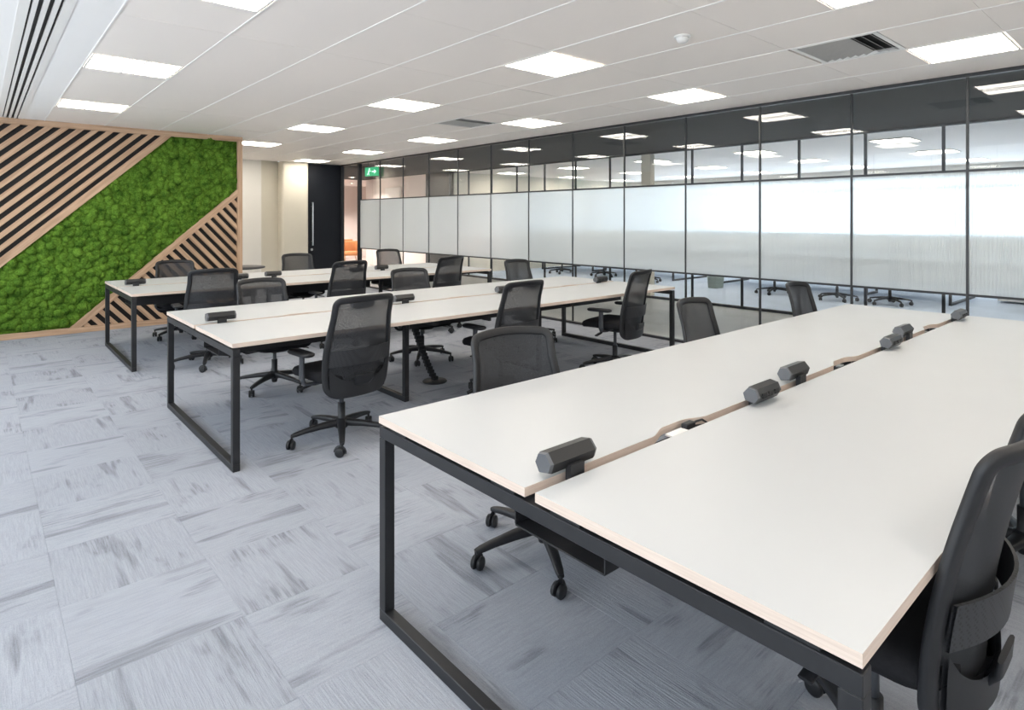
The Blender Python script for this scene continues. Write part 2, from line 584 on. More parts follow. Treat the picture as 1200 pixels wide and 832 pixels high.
# linear slot diffuser
sd = thing('slot_diffuser', 'long white linear slot diffuser with four black slots in ceiling', 'air vent', (0.29, (YR + BACK) / 2, CEIL))
hl = (BACK - YR) / 2
MB().box(-0.118, 0.122, -hl, hl, 0.02, 0.024).build('backing', 'slot_black', sd)
for i, x in enumerate((-0.094, -0.047, 0.0, 0.047, 0.094)):
    w = 0.0115 if 0 < i < 4 else 0.025
    xs = x + (0 if 0 < i < 4 else (-0.001 if i == 0 else 0.005))
    MB().box(xs - w, xs + w, -hl, hl, -0.003, 0.02).build('divider', 'white_metal', sd)


def ceiling_light():
    t = thing('ceiling_light', '', 'ceiling light')
    hx, hy = LW / 2 - 0.012, PL / 4 - 0.008
    f = MB()
    for a in ((-hx, hx, -hy, -hy + 0.012), (-hx, hx, hy - 0.012, hy), (-hx, -hx + 0.012, -hy + .012, hy - .012), (hx - 0.012, hx, -hy + .012, hy - .012)):
        f.box(*a, -0.004, 0.012)
    f.build('frame', 'white_metal', t)
    for x0, x1, m in ((-hx + 0.012, -0.052, 'lamp_white'), (0.052, hx - 0.012, 'lamp_white'), (-0.040, 0.040, 'lamp_strip')):
        MB().box(x0, x1, -hy + 0.012, hy - 0.012, 0.002, 0.008).build('diffuser', m, t)
    for x in (-0.046, 0.046):
        MB().box(x - 0.006, x + 0.006, -hy + 0.012, hy - 0.012, -0.002, 0.012).build('divider_bar', 'white_metal', t)
    return t


ORD = ['first', 'second', 'third', 'fourth', 'fifth', 'sixth', 'seventh', 'eighth']
lrow = {0: 'beside the slot diffuser', 4: 'over the desk centres', 7: 'along the glass wall'}
L0 = ceiling_light(); used = False
for lane, k in lights_xy:
    x = LX0 + (lane + 0.5) * LW
    y = Y0 + 2 * k * PL + PL / 4
    if lane == 0 and y > BACK - 0.3: continue
    if y > FAR - 0.3 or y < YR + 0.3: continue
    o = L0 if not used else copy_tree(L0); used = True
    o.location = (x, y, CEIL)
    if lane == 0: o['label'] = 'lit square ceiling light in row %s, %s from the moss wall' % (lrow[lane], ORD[3 - k])
    else: o['label'] = 'lit square ceiling light in row %s, %s from the dark door end' % (lrow[lane], ORD[5 - k])
    o['group'] = 'recessed square ceiling lights'

for (lane, j), lab in (((6, 0), 'square slatted ceiling vent above the desk furthest from moss wall'), ((6, 4), 'square slatted ceiling vent above the middle bench desk')):
    v = thing('ceiling_vent', lab, 'air vent', (LX0 + (lane + 0.5) * LW, Y0 + j * PL + 0.82, CEIL), group='square ceiling vents')
    hx, hy = LW / 2 - 0.01, 0.275
    MB().box(-hx, hx, -hy, hy, 0.02, 0.024).build('backing', 'slot_black', v)
    f = MB()
    for a in ((-hx, hx, -hy, -hy + 0.03), (-hx, hx, hy - 0.03, hy), (-hx, -hx + 0.03, -hy + .03, hy - .03), (hx - 0.03, hx, -hy + .03, hy - .03)):
        f.box(*a, -0.002, 0.02)
    f.build('frame', 'white_metal', v)
    ns = 9
    for i in range(ns):
        yy = -hy + 0.03 + (i + 0.5) * (2 * hy - 0.06) / ns
        M = Matrix.Translation((0, yy, 0.009)) @ Matrix.Rotation(math.radians(38 if i < 3 else -22), 4, 'X')
        MB().box(-hx + 0.03, hx - 0.03, -0.022 if i < 3 else -0.027, 0.022 if i < 3 else 0.027, -0.001, 0.001, M).build('slat', 'grille_grey', v)

sm = thing('smoke_detector', 'small round white smoke detector on the plank ceiling', 'smoke detector', (3.49, 2.27, CEIL))
MB().lathe([(0.0, -0.012), (0.052, -0.012), (0.055, -0.008), (0.055, 0.0), (0.0, 0.0)], n=28).build('base', 'white_metal', sm)
MB().lathe([(0.0, -0.048), (0.022, -0.047), (0.036, -0.036), (0.040, -0.02), (0.040, -0.012), (0.0, -0.012)], n=28).build('cap', 'white_metal', sm)

# ------------------------------------------------------------------ solid walls
struct(MB().box(XL, 2.9, BACK + 0.05, BACK + 0.25, 0, CEIL + 0.1).build('wall_back', 'wall_white'), 'white partition carrying the moss feature panel')
wf = struct(link('wall_far', None), 'pale back wall beside the dark door')
MB().box(2.3, 4.42, FAR, FAR + 0.2, 0, CEIL + 0.1).build('wall_panel', 'wall_white', wf)
MB().box(4.42, 4.80, FAR + 0.10, FAR + 0.3, 0, CEIL + 0.1).build('recess_panel', 'wall_cream', wf)
struct(MB().box(2.3, 2.5, BACK + 0.25, FAR, 0, CEIL + 0.1).build('wall_side', 'wall_white'), 'white side wall behind the moss wall')
c = MB()
ring0 = rrect(0.29, 0.14, 0.05, 0, 5, 5.09, FAR + 0.02); ring1 = [(x, y, CEIL) for x, y, z in ring0]
c.loft([ring0, ring1], smooth=False)
struct(c.build('wall_column', 'wall_cream'), 'cream rounded column beside the dark door')
dw = struct(MB().box(5.385, GX + 0.05, FAR + 0.02, FAR + 0.2, 0, CEIL + 0.1).build('wall_door', 'dark_wall'), 'dark wall around the door')
door = struct(link('door_1', None, None, (5.80, FAR, 0)), 'tall dark navy door with a steel pull handle')
MB().cbox(-0.40, 0.37, -0.03, 0.018, 0.008, 2.62, 0.004).build('door_leaf', 'door_navy', door)
h = MB().tube([(-0.315, -0.085, 0.86), (-0.315, -0.085, 1.80)], 0.016, 12)
for z in (0.95, 1.71): h.tube([(-0.315, -0.03, z), (-0.315, -0.085, z)], 0.009, 8)
h.build('pull_handle', 'steel', door)
MB().lathe([(0.0, 0), (0.026, 0), (0.026, 0.012), (0.0, 0.012)], n=20, M=Matrix.Translation((-0.315, -0.03, 0.77)) @ Matrix.Rotation(PI / 2, 4, 'X')).build('lock', 'steel', door)
struct(MB().box(XL, FX, YR - 0.2, YR, 0, CEIL + 0.1).build('wall_rear', 'wall_white'), 'white end wall')

# window facade on the left
wl = struct(link('wall_left', None), 'window facade along the aisle')
MB().box(XL - 0.25, XL, YR, BACK, 0, 0.95).build('sill_wall', 'wall_white', wl)
MB().box(XL - 0.25, XL, YR, BACK, 2.25, CEIL + 0.1).build('head', 'wall_white', wl)
for k in range(8):
    y = YR + 0.05 + k * (BACK - YR - 0.1) / 7
    MB().box(XL - 0.16, XL - 0.06, y - 0.04, y + 0.04, 0.95, 2.25).build('mullion', 'white_metal', wl)
    if k < 7: MB().box(XL - 0.12, XL - 0.114, y + 0.04, y + (BACK - YR - 0.1) / 7 - 0.04, 0.95, 2.25).build('pane', 'glass_clear', wl)

# ------------------------------------------------------------------ glass partition
M0, MP = 1.301, 0.893


def reeded_pane(y0, y1):
    """sheet of glass whose room face is pressed into vertical ribs"""
    ribs = max(4, round((y1 - y0) / 0.014)); seg = 8
    m = MB(); rows = []
    n = ribs * seg
    za, zb = T1 + 0.010, T2 - 0.010
    fr = []
    for i in range(n + 1):
        y = y0 + (y1 - y0) * i / n
        fr.append((-0.005 - 0.0012 * math.cos(2 * PI * i / seg), y))
    v = [(x, y, za) for x, y in fr] + [(x, y, zb) for x, y in fr]
    k = n + 1
    m.add(v, [(i, k + i, k + i + 1, i + 1) for i in range(n)], True)
    m.add([(0.006, y0, za), (0.006, y1, za), (0.006, y1, zb), (0.006, y0, zb)], [(0, 1, 2, 3)])
    for e in (0, n):
        x, y = fr[e]
        q = [(x, y, za), (x, y, zb), (0.006, y, zb), (0.006, y, za)]
        m.add(q, [(0, 1, 2, 3) if e else (3, 2, 1, 0)])
    for z, top in ((za, False), (zb, True)):
        ring = [(x, y, z) for x, y in fr] + [(0.006, y1, z), (0.006, y0, z)]
        f = tuple(range(len(ring)))
        m.add(ring, [tuple(reversed(f)) if top else f])
    m.build('reeded_pane', 'reeded_glass', gw, (GX, 0, 0))


T1, T2 = 0.812, 1.846
gw = struct(link('wall_right', None), 'floor to ceiling glass partition with a reeded band and black mullions')
ys = [M0 + k * MP for k in range(-3, 13)]
ys = [YR] + ys                       # last one is 12.02
END = ys[-1]
mull_me = MB().cbox(-0.010, 0.010, -0.010, 0.010, 0.03, CEIL - 0.03, 0.002).mesh('mullion', 'mullion_dark')
for y in ys[:-1]: link('mullion', mull_me, gw, (GX, y, 0))
MB().cbox(-0.035, 0.035, -0.04, 0.04, 0.0, CEIL, 0.003).build('end_post', 'mullion_dark', gw, (GX, END, 0))
MB().box(-0.025, 0.025, YR, FAR, 0, 0.03).build('base_rail', 'mullion_dark', gw, (GX, 0, 0))
MB().box(-0.025, 0.025, YR, FAR, CEIL - 0.03, CEIL + 0.06).build('head_rail', 'mullion_dark', gw, (GX, 0, 0))
MB().cbox(-0.03, 0.03, -0.035, 0.035, 0.03, CEIL - 0.03, 0.003).build('door_jamb', 'mullion_dark', gw, (GX, FAR - 0.06, 0))
for a, c in zip(ys[:-1], ys[1:]):
    y0, y1 = a + 0.010, c - (0.010 if c != END else 0.04)
    for z in (T1, T2): MB().box(-0.009, 0.009, y0, y1, z - 0.010, z + 0.010).build('transom', 'mullion_dark', gw, (GX, 0, 0))
    MB().box(-0.0005, 0.0005, y0, y1, 0.03, T1 - 0.010).build('clear_pane', 'glass_clear', gw, (GX, 0, 0))
    MB().box(-0.0005, 0.0005, y0, y1, T2 + 0.010, CEIL - 0.03).build('clear_pane', 'glass_clear', gw, (GX, 0, 0))
    reeded_pane(y0, y1)
MB().box(-0.0005, 0.0005, END + 0.04, FAR - 0.095, 0.03, CEIL - 0.03).build('clear_pane', 'glass_clear', gw, (GX, 0, 0))

# corridor and its second partition
struct(MB().box(GX + 0.03, KX, YR, 17.5, CEIL, CEIL + 0.2).build('ceiling_corridor', 'corridor_ceiling'), 'dark corridor ceiling behind the glass')
kw = struct(link('wall_corridor', None), 'second clear glass partition across the corridor')
P0, PP = 2.19, 0.905
kys = [P0 + k * PP for k in range(-4, 12)]
km = MB().cbox(-0.015, 0.015, -0.018, 0.018, 0.04, CEIL - 0.03, 0.002).mesh('mullion', 'mullion_dark')
for y in kys: link('mullion', km, kw, (KX, y, 0))
MB().box(-0.03, 0.03, YR, 12.9, 0, 0.04).build('base_rail', 'mullion_dark', kw, (KX, 0, 0))
MB().box(-0.03, 0.03, YR, 12.9, CEIL - 0.03, CEIL + 0.05).build('head_rail', 'mullion_dark', kw, (KX, 0, 0))
kg = [YR] + kys + [12.9]
for a, c in zip(kg[:-1], kg[1:]):
    if c - a < 0.1: continue
    MB().box(-0.0005, 0.0005, a + 0.02, c - 0.02, 0.04, CEIL - 0.03).build('clear_pane', 'glass_clear', kw, (KX, 0, 0))
struct(MB().box(KX - 0.03, KX + 0.10, 6.66, 6.86, 0.04, CEIL - 0.03).build('trim_1', 'wall_cream'), 'beige pillar standing at the second glass partition')
struct(MB().box(KX - 0.06, KX + 0.1, 12.9, 14.0, 0, CEIL).build('wall_corridor_dark', 'dark_wall'), 'dark wall section at the corridor end')
struct(MB().box(KX - 0.06, KX + 0.1, 14.0, 17.4, 0, CEIL).build('wall_corridor_pale', 'wall_pink'), 'warm pale wall at the corridor end')
d2 = struct(link('door_2', None, None, (KX - 0.07, 15.7, 0)), 'white door in the pale corridor wall')
MB().cbox(-0.03, 0.008, -0.42, 0.42, 0.01, 2.35, 0.004).build('door_leaf', 'white_metal', d2)
MB().tube([(-0.05, 0.34, 1.0), (-0.05, 0.22, 1.0)], 0.01, 8).build('door_handle', 'steel', d2)

# far office room
struct(MB().box(KX, FX, 12.9, 13.1, 0, CEIL + 0.1).build('wall_far_office', 'wall_cream'), 'cream end wall of the far office')
struct(MB().box(KX, FX, YR, 13.0, CEIL, CEIL + 0.2).build('ceiling_far', 'ceiling_panel'), 'white ceiling of the far office')
ff = struct(link('wall_windows', None), 'window wall of the far office')
MB().box(FX, FX + 0.25, YR, 22, 0, 1.06).build('sill_wall', 'wall_white', ff)
MB().box(FX, FX + 0.25, YR, 22, 2.42, CEIL + 0.1).build('head', 'wall_white', ff)
k = 0
y = YR
while y < 12.8:
    MB().box(FX + 0.02, FX + 0.12, y - 0.05, y + 0.05, 1.06, 2.42).build('mullion', 'white_metal', ff)
    MB().box(FX + 0.06, FX + 0.066, y + 0.05, y + 1.45, 1.06, 2.42).build('pane', 'glass_dimming', ff)
    MB().box(FX + 0.03, FX + 0.10, y + 0.05, y + 1.45, 2.14, 2.19).build('transom', 'white_metal', ff)
    MB().box(FX - 0.10, FX + 0.02, y, y + 1.5, 1.035, 1.06).build('sill_board', 'grey_plastic', ff)
    y += 1.5
MB().box(FX, FX + 0.25, 12.9, 22, 1.06, 2.42).build('infill', 'wall_pink', ff)
cl = thing('office_column', 'white square column inside the far office', 'column', (12.6, 1.55, 0))
MB().cbox(-0.25, 0.25, -0.25, 0.25, 0.08, CEIL, 0.01).build('shaft', 'wall_white', cl)
MB().cbox(-0.265, 0.265, -0.265, 0.265, 0, 0.08, 0.006).build('skirting', 'white_metal', cl)
# lobby
struct(MB().box(GX - 0.2, FX, 21.0, 21.2, 0, CEIL + 0.1).build('wall_lobby', 'wall_pink'), 'pinkish lobby wall')
struct(MB().box(GX - 0.15, GX + 0.0, FAR + 0.2, 21.0, 0, CEIL + 0.1).build('wall_lobby_side', 'wall_pink'), 'pinkish side wall of the lobby')
struct(MB().box(KX, FX, 13.1, 21, CEIL, CEIL + 0.2).build('ceiling_lobby', 'wall_pink'), 'pinkish ceiling of the lobby')
struct(MB().box(GX, KX, 17.5, 21, CEIL, CEIL + 0.2).build('ceiling_lobby_end', 'wall_pink'), 'pinkish ceiling at the corridor end')
for i, (x, y) in enumerate(((7.2, 15.2), (8.2, 16.4), (7.6, 18.4), (9.6, 19.2), (11.5, 18.5))):
    s = thing('spotlight', 'small lit downlight in the ceiling of the corridor end', 'spotlight', (x, y, CEIL), group='downlights beyond the dark door')
    MB().lathe([(0.10, 0.0), (0.10, -0.01), (0.078, -0.012), (0.075, 0.0)], n=20).build('ring', 'white_metal', s)
    MB().lathe([(0.0, -0.006), (0.075, -0.006), (0.075, -0.001), (0.0, -0.001)], n=20).build('lens', 'lamp_spot', s)
    ld = bpy.data.lights.new('downlight_lamp', 'SPOT'); ld.energy = 240; ld.spot_size = math.radians(140); ld.spot_blend = 0.6
    ld.color = (1.0, 0.91, 0.84); ld.shadow_soft_size = 0.07
    lo_ = bpy.data.objects.new('downlight_lamp', ld); COL.objects.link(lo_); lo_.parent = s; lo_.location = (0, 0, -0.03)

# lights of the far office, including an extra row added to brighten it
for ix, x in enumerate((10.6, 12.9, 15.2)):
    for k in range(6):
        o = copy_tree(L0); o.location = (x, 0.9 + k * 2.24, CEIL - 0.0125)
        o['label'] = 'lit square far office ceiling light, %s row from glass, %s from cream end wall' % (ORD[ix], ORD[5 - k])
        o['group'] = 'far office ceiling lights'
# low cupboards under its windows
for k in range(7):
    cb = thing('low_cupboard', 'low white two door cupboard under the far windows, %s from the cream end wall' % ORD[6 - k], 'cupboard', (FX - 0.36, -0.6 + k * 1.62 + 1.2, 0), 0, 'low cupboards under the far windows')
    MB().cbox(-0.22, 0.24, -0.8, 0.8, 0.06, 0.77, 0.004).build('body', 'white_metal', cb)
    MB().cbox(-0.25, 0.25, -0.805, 0.805, 0.77, 0.80, 0.004).build('top', 'white_metal', cb)
    MB().box(-0.19, 0.22, -0.78, 0.78, 0.0, 0.06).build('plinth', 'grey_plastic', cb)
    for s_ in (-1, 1):
        d_ = MB().cbox(-0.24, -0.221, s_ * 0.4 - 0.395, s_ * 0.4 + 0.395, 0.08, 0.76, 0.003).build('door', 'white_metal', cb)
        MB().cbox(-0.255, -0.239, s_ * 0.06 - 0.006, s_ * 0.06 + 0.006, 0.45, 0.60, 0.002).build('handle', 'steel', d_)

# ------------------------------------------------------------------ moss feature panel
mw = thing('moss_feature_panel', 'green moss wall panel with diagonal oak slats and oak frame', 'wall panel', (0, BACK, 0))
XA, XB = XL + 0.02, 2.95
MB().box(XA, XB - 0.02, 0.02, 0.05, 0.0, CEIL - 0.002).build('backing', 'slot_black', mw)


def oak_bar(name, p, q, w, y0=-0.03, y1=0.02):
    """bar from p to q (x,z), its local X along the grain"""
    d = math.hypot(q[0] - p[0], q[1] - p[1]); a = math.atan2(q[1] - p[1], q[0] - p[0])
    m = MB().cbox(0, d, y0, y1, -w / 2, w / 2, 0.002)
    return m.build(name, 'oak', mw, (p[0], 0, p[1]), (0, -a, 0))


FT = 0.07
oak_bar('frame_top', (XA, CEIL - 0.035), (XB, CEIL - 0.035), FT, -0.045, 0.02)
oak_bar('frame_bottom', (XA, 0.035), (XB, 0.035), FT, -0.045, 0.02)
oak_bar('frame_side', (XB - 0.035, FT), (XB - 0.035, CEIL - FT), FT, -0.045, 0.05)
ZT, ZB, XR = CEIL - FT, FT, XB - FT       # clear opening inside the frame
S = 0.949                                  # upper diagonal: z = ZT - S*(DX - x)
DX = 1.95
n_ = math.hypot(1, S); ux, uz = 1 / n_, S / n_


def clip_line(px, pz, dx, dz, w, cons):
    """clip the line to constraints f(x,z)>=0 shrunk so that the whole bar width stays inside"""
    lo, hi = -9.0, 9.0
    for a, b_, c_ in cons:                 # a x + b z + c >= 0
        m = abs(a * -dz + b_ * dx) * w / 2 * 0.999
        k = a * dx + b_ * dz; v = a * px + b_ * pz + c_
        # use the centre line; mitred ends are covered by the frames
        if abs(k) < 1e-9:
            if v < m: return None
            continue
        t = -v / k
        if k > 0: lo = max(lo, t)
        else: hi = min(hi, t)
    return (lo, hi) if hi - lo > 0.03 else None


# boundary strips along the moss
def mitre_bar(name, poly, y0, y1):
    me = MB()
    n = len(poly)
    fr = [(x, y0, z) for x, z in poly]; bk = [(x, y1, z) for x, z in poly]
    me.add(fr, [tuple(range(n))]); me.add(bk, [tuple(reversed(range(n)))])
    me.add(fr + bk, [(i, n + i, n + (i + 1) % n, (i + 1) % n) for i in range(n)])
    return me


def clip_poly(poly, cons):
    for a, b_, c_ in cons:
        out = []
        for i in range(len(poly)):
            p, q = poly[i], poly[(i + 1) % len(poly)]
            fp, fq = a * p[0] + b_ * p[1] + c_, a * q[0] + b_ * q[1] + c_
            if fp >= 0: out.append(p)
            if fp * fq < 0:
                t = fp / (fp - fq); out.append((p[0] + t * (q[0] - p[0]), p[1] + t * (q[1] - p[1])))
        poly = out
        if len(poly) < 3: return None
    return poly


def slat(name, px, pz, dx, dz, w, cons, y0, y1):
    """a slat of width w through (px,pz) along (dx,dz), mitred against the constraints; local X runs along the grain"""
    nx, nz = -dz, dx
    poly = [(px - 9 * dx - nx * w / 2, pz - 9 * dz - nz * w / 2), (px + 9 * dx - nx * w / 2, pz + 9 * dz - nz * w / 2),
            (px + 9 * dx + nx * w / 2, pz + 9 * dz + nz * w / 2), (px - 9 * dx + nx * w / 2, pz - 9 * dz + nz * w / 2)]
    poly = clip_poly(poly, cons)
    if not poly: return None
    a = math.atan2(dz, dx)
    loc = [((x - px) * dx + (z - pz) * dz, (x - px) * nx + (z - pz) * nz) for x, z in poly]
    if max(p[0] for p in loc) - min(p[0] for p in loc) < 0.04: return None
    return mitre_bar(name, loc, y0, y1).build(name, 'oak', mw, (px, 0, pz), (0, -a, 0))


frame_cons = [(0, -1, ZT), (0, 1, -ZB), (-1, 0, XR), (1, 0, -XA)]
# upper triangle: on or above the line through (DX, ZT) with slope S
EW = 0.085
slat('edge_strip', DX - uz * EW / 2 * 0 , ZT + EW / 2 * 0, ux, uz, EW, frame_cons, -0.045, 0.02)
PITCH, SW = 0.109, 0.055
for k in range(1, 26):
    off = EW / 2 + 0.05 + SW / 2 + (k - 1) * PITCH
    slat('slat', DX - uz * off, ZT + ux * off, ux, uz, SW, frame_cons, -0.03, 0.02)
# lower triangle: on or below the line from (0.97, ZB) with slope S2
BX, S2 = 0.93, 0.90
n2 = math.hypot(1, S2); vx, vz = 1 / n2, S2 / n2
slat('edge_strip', BX, ZB - 0.0, vx, vz, 0.08, frame_cons, -0.045, 0.02)
low = [(vz, -vx, -(vz * BX - vx * ZB) - 0.04)]          # below the strip
for k in range(0, 34):
    t = 0.10 + k * PITCH
    slat('slat', BX + vx * t, ZB + vz * t, vz, -vx, SW, frame_cons + low, -0.03, 0.02)

# moss: lumpy clumps filling the band between the two strips
ico = []


def icosphere():
    import bmesh
    bm = bmesh.new(); bmesh.ops.create_icosphere(bm, subdivisions=2, radius=1.0)
    v = [p.co.copy() for p in bm.verts]; f = [tuple(q.index for q in p.verts) for p in bm.faces]
    bm.free(); return v, f


iv, if_ = icosphere()
moss = MB()
up_c = (uz, -ux, -(uz * DX - ux * ZT) - EW / 2)          # below upper strip
lo_c = (-vz, vx, (vz * BX - vx * ZB) - 0.04)             # above lower strip
rnd = random.Random(3)
step = 0.066
zz = ZB
variants = []
for q in range(12):
    vv = []
    o_ = Vector((q * 7.3, q * 3.1, 0))
    for p in iv:
        n1 = noise.noise(p * 1.6 + o_); n3 = noise.noise(p * 4.0 + o_)
        vv.append(p * (1 + 0.22 * n1 + 0.16 * n3))
    variants.append(vv)
while zz < ZT:
    xx = XA
    while xx < XR:
        x = xx + rnd.uniform(-0.026, 0.026); z = zz + rnd.uniform(-0.026, 0.026)
        xx += step
        ok = True
        for a, b_, c_ in (up_c, lo_c):
            if a * x + b_ * z + c_ < 0.018: ok = False
        if not ok or not (ZB + 0.015 < z < ZT - 0.015 and x < XR - 0.02): continue
        r = rnd.uniform(0.040, 0.070); dep = rnd.uniform(0.6, 1.2)
        R = Matrix.Rotation(rnd.uniform(0, 6.28), 3, (rnd.uniform(-1, 1), rnd.uniform(-1, 1), rnd.uniform(-1, 1) + 0.01))
        vv = rnd.choice(variants)
        moss.add([(x + (R @ p).x * r, 0.012 + (R @ p).y * r * dep - 0.0, z + (R @ p).z * r) for p in vv], if_, True)
    zz += step
mo = moss.build('moss', 'moss', mw); mo['kind'] = 'stuff'
band_ = clip_poly([(XA, ZB), (XR, ZB), (XR, ZT), (XA, ZT)], [up_c, lo_c])
mitre_bar('moss_base', band_, 0.0, 0.02).build('moss_base', 'moss', mw)


# ------------------------------------------------------------------ desks
DL, DW, DT_, BT = 4.38, 1.60, 0.735, 0.025
GAP = 0.040


def make_desk(loc, rz, label, group):
    t = thing('bench_desk', label, 'desk', loc, rz, group)
    hx, hy = DL / 2, DW / 2
    z0 = DT_ - BT

    def board(sign):
        poly = [(-hx, GAP / 2), (-hx, hy), (hx, hy), (hx, GAP / 2)]
        inner = []
        if sign > 0:
            bay = DL / 3
            for b_ in range(2, -1, -1):
                cx = -hx + bay * (b_ + 0.5)
                for i in range(33):
                    s_ = 1 - 2 * i / 32
                    u = abs(s_)
                    dep = 0.034 * (1 if u < 0.3 else 0.5 + 0.5 * math.cos(PI * (u - 0.3) / 0.7))
                    inner.append((cx + 0.17 * s_, GAP / 2 + dep))
            poly = poly + inner
            poly = list(reversed(poly))
        else:
            poly = [(x, -y) for x, y in poly]
        return MB().prism(poly, z0, DT_, 0, 1).build('tabletop', ['desk_white', 'birch_edge'], t)
    for s_ in (1, -1):
        b_ = board(s_)
        me = b_.data
        import bmesh
        bm = bmesh.new(); bm.from_mesh(me); bmesh.ops.remove_doubles(bm, verts=bm.verts, dist=1e-5)
        bmesh.ops.recalc_face_normals(bm, faces=bm.faces); bm.to_mesh(me); bm.free()
    tb, zt = 0.04, z0 - 0.012

    def frame(x, ly, full):
        m = MB()
        m.cbox(x - tb / 2, x + tb / 2, -hy if full else -hy + 0.1, hy if full else hy - 0.1, zt - tb, zt, 0.002)
        for s_ in (-1, 1):
            y = s_ * ly
            m.cbox(x - tb / 2, x + tb / 2, y - tb / 2, y + tb / 2, tb, zt - tb, 0.002)
        m.cbox(x - tb / 2, x + tb / 2, -ly - tb / 2, ly + tb / 2, 0.0, tb, 0.002)
        m.build('leg_frame', 'black_steel', t)
        for s_ in (-1, 1):
            for yy in (hy - 0.12, 0.12):
                MB().box(x - 0.015, x + 0.015, s_ * yy - 0.05, s_ * yy + 0.05, zt, z0).build('spacer', 'black_steel', t)
    for x, ly, fl in ((-hx + tb / 2 + 0.002, hy - tb / 2, True), (-DL / 6, 0.27, False), (DL / 6, 0.27, False), (hx - tb / 2 - 0.002, hy - tb / 2, True)):
        frame(x, ly, fl)
    for s_ in (-1, 1):
        MB().cbox(-hx + tb + .002, hx - tb - .002, s_ * 0.50 - 0.02, s_ * 0.50 + 0.02, zt - tb, zt, 0.002).build('rail', 'black_steel', t)
    tr = MB()
    for b_ in range(3):
        a, c_ = -hx + DL / 3 * b_ + 0.10, -hx + DL / 3 * (b_ + 1) - 0.10
        tr.box(a, c_, -0.17, 0.17, 0.545, 0.55)
        tr.box(a, c_, -0.172, -0.168, 0.55, 0.62); tr.box(a, c_, 0.168, 0.172, 0.55, 0.62)
        for x in (a + 0.1, c_ - 0.1):
            for s_ in (-1, 1): tr.box(x - 0.012, x + 0.012, s_ * 0.17 - 0.003, s_ * 0.17 + 0.003, 0.62, z0)
    tr.build('cable_tray', 'black_steel', t)
    return t


DCX = 1.09 + DL / 2
desk_y = [1.17, 4.45, 7.47]
dname = ['desk furthest from moss wall', 'middle bench desk', 'desk nearest moss wall']
dl = ['white bench desk on black steel frames, furthest from moss wall', 'white bench desk on black steel frames, middle one of three',
      'white bench desk on black steel frames, nearest to moss wall']
for y, l in zip(desk_y, dl): make_desk((DCX, y, 0), 0, l, 'white bench desks')
for i, y in enumerate((4.95, 10.3)):
    make_desk((12.9, y, 0), PI / 2, 'white bench desk in far office behind glass, %s' % ('beside the white column' if i == 0 else 'nearest its cream end wall'), 'far office desks')


# power modules on the desk gap
def make_module():
    t = thing('power_module', '', 'power socket')
    # hexagonal prism lying along X, on a bracket that drops into the gap
    L_, sec = 0.085, [(-0.034, 0.0), (-0.020, -0.026), (0.022, -0.026), (0.034, 0.004), (0.016, 0.030), (-0.016, 0.030)]
    M = Matrix.Translation((0, 0.030, 0.040)) @ Matrix.Rotation(math.radians(-10), 4, 'X')
    r0 = [M @ Vector((-L_, y, z)) for y, z in sec]; r1 = [M @ Vector((L_, y, z)) for y, z in sec]
    MB().loft([r0, r1], smooth=False).build('body', 'module_grey', t)
    for s_ in (-1, 1):
        e0 = [M @ Vector((s_ * L_, y, z)) for y, z in sec]; e1 = [M @ Vector((s_ * (L_ + 0.010), y * 0.88, z * 0.88)) for y, z in sec]
        MB().loft([e0, e1] if s_ > 0 else [e1, e0], smooth=False).build('end_cap', 'module_end', t)
    b_ = MB().box(-0.028, 0.028, -0.012, 0.008, -0.05, 0.03)
    b_.build('bracket', 'black_plastic', t)
    for x in (-0.05, 0.0, 0.05):
        MB().box(x - 0.017, x + 0.017, 0.0620, 0.0655, 0.032, 0.050, Matrix.Rotation(math.radians(0), 4, 'X')).build('socket', 'slot_black', t)
    return t


pm = make_module(); first = True
for di in range(3):
    for n, off in enumerate((0.17, 1.21, 1.62, 2.69, 3.10, 4.10)):
        o = pm if first else copy_tree(pm); first = False
        o.location = (1.09 + off, desk_y[di] - 0.002, DT_)
        o.rotation_euler = (0, 0, 0 if n % 2 == 0 else PI)
        o['label'] = 'black power module on gap of %s, %s from aisle end' % (dname[di], ORD[n])
        o['group'] = 'power modules along the desk gaps'

# plug in the notch of the first desk
pg = thing('plug_connector', 'small black plug and cable in the notch of desk furthest from moss wall', 'plug', (1.85, desk_y[0] + 0.024, DT_ - 0.010))
MB().cbox(-0.004, 0.05, -0.012, 0.014, -0.010, 0.010, 0.003).build('plug_body', 'black_plastic', pg)
MB().tube([(0.05, 0.001, 0), (0.07, 0.0, 0.003), (0.10, -0.006, 0.004), (0.12, -0.016, -0.01), (0.125, -0.022, -0.06)], 0.004, 8).build('cable', 'black_plastic', pg)
MB().box(-0.10, -0.006, -0.02, 0.012, -0.012, -0.006).build('plate', 'white_metal', pg)

# cable risers under the desks
for di, lab in ((1, 'black cable riser with round foot under the middle bench desk'), (2, 'black cable riser with round foot under bench desk nearest moss wall')):
    cr = thing('cable_riser', lab, 'cable riser', (3.05, desk_y[di] + 0.06, 0), group='cable risers')
    MB().lathe([(0.0, 0.0), (0.105, 0.0), (0.11, 0.006), (0.10, 0.016), (0.03, 0.02), (0.0, 0.02)], n=28).build('foot', 'black_plastic', cr)
    for i in range(15):
        t_ = i / 14
        x = -0.20 * (t_ ** 0.8); z = 0.035 + 0.032 * i + 0.0
        MB().cbox(x - 0.026, x + 0.026, -0.020, 0.020, z - 0.0155, z + 0.0155, 0.003).build('segment', 'black_plastic', cr)
    MB().tube([(0, 0, 0.015)] + [(-0.20 * ((i / 14) ** 0.8), 0, 0.035 + 0.032 * i) for i in range(15)] + [(-0.20, 0, 0.52)], 0.011, 8).build('cable', 'slot_black', cr)


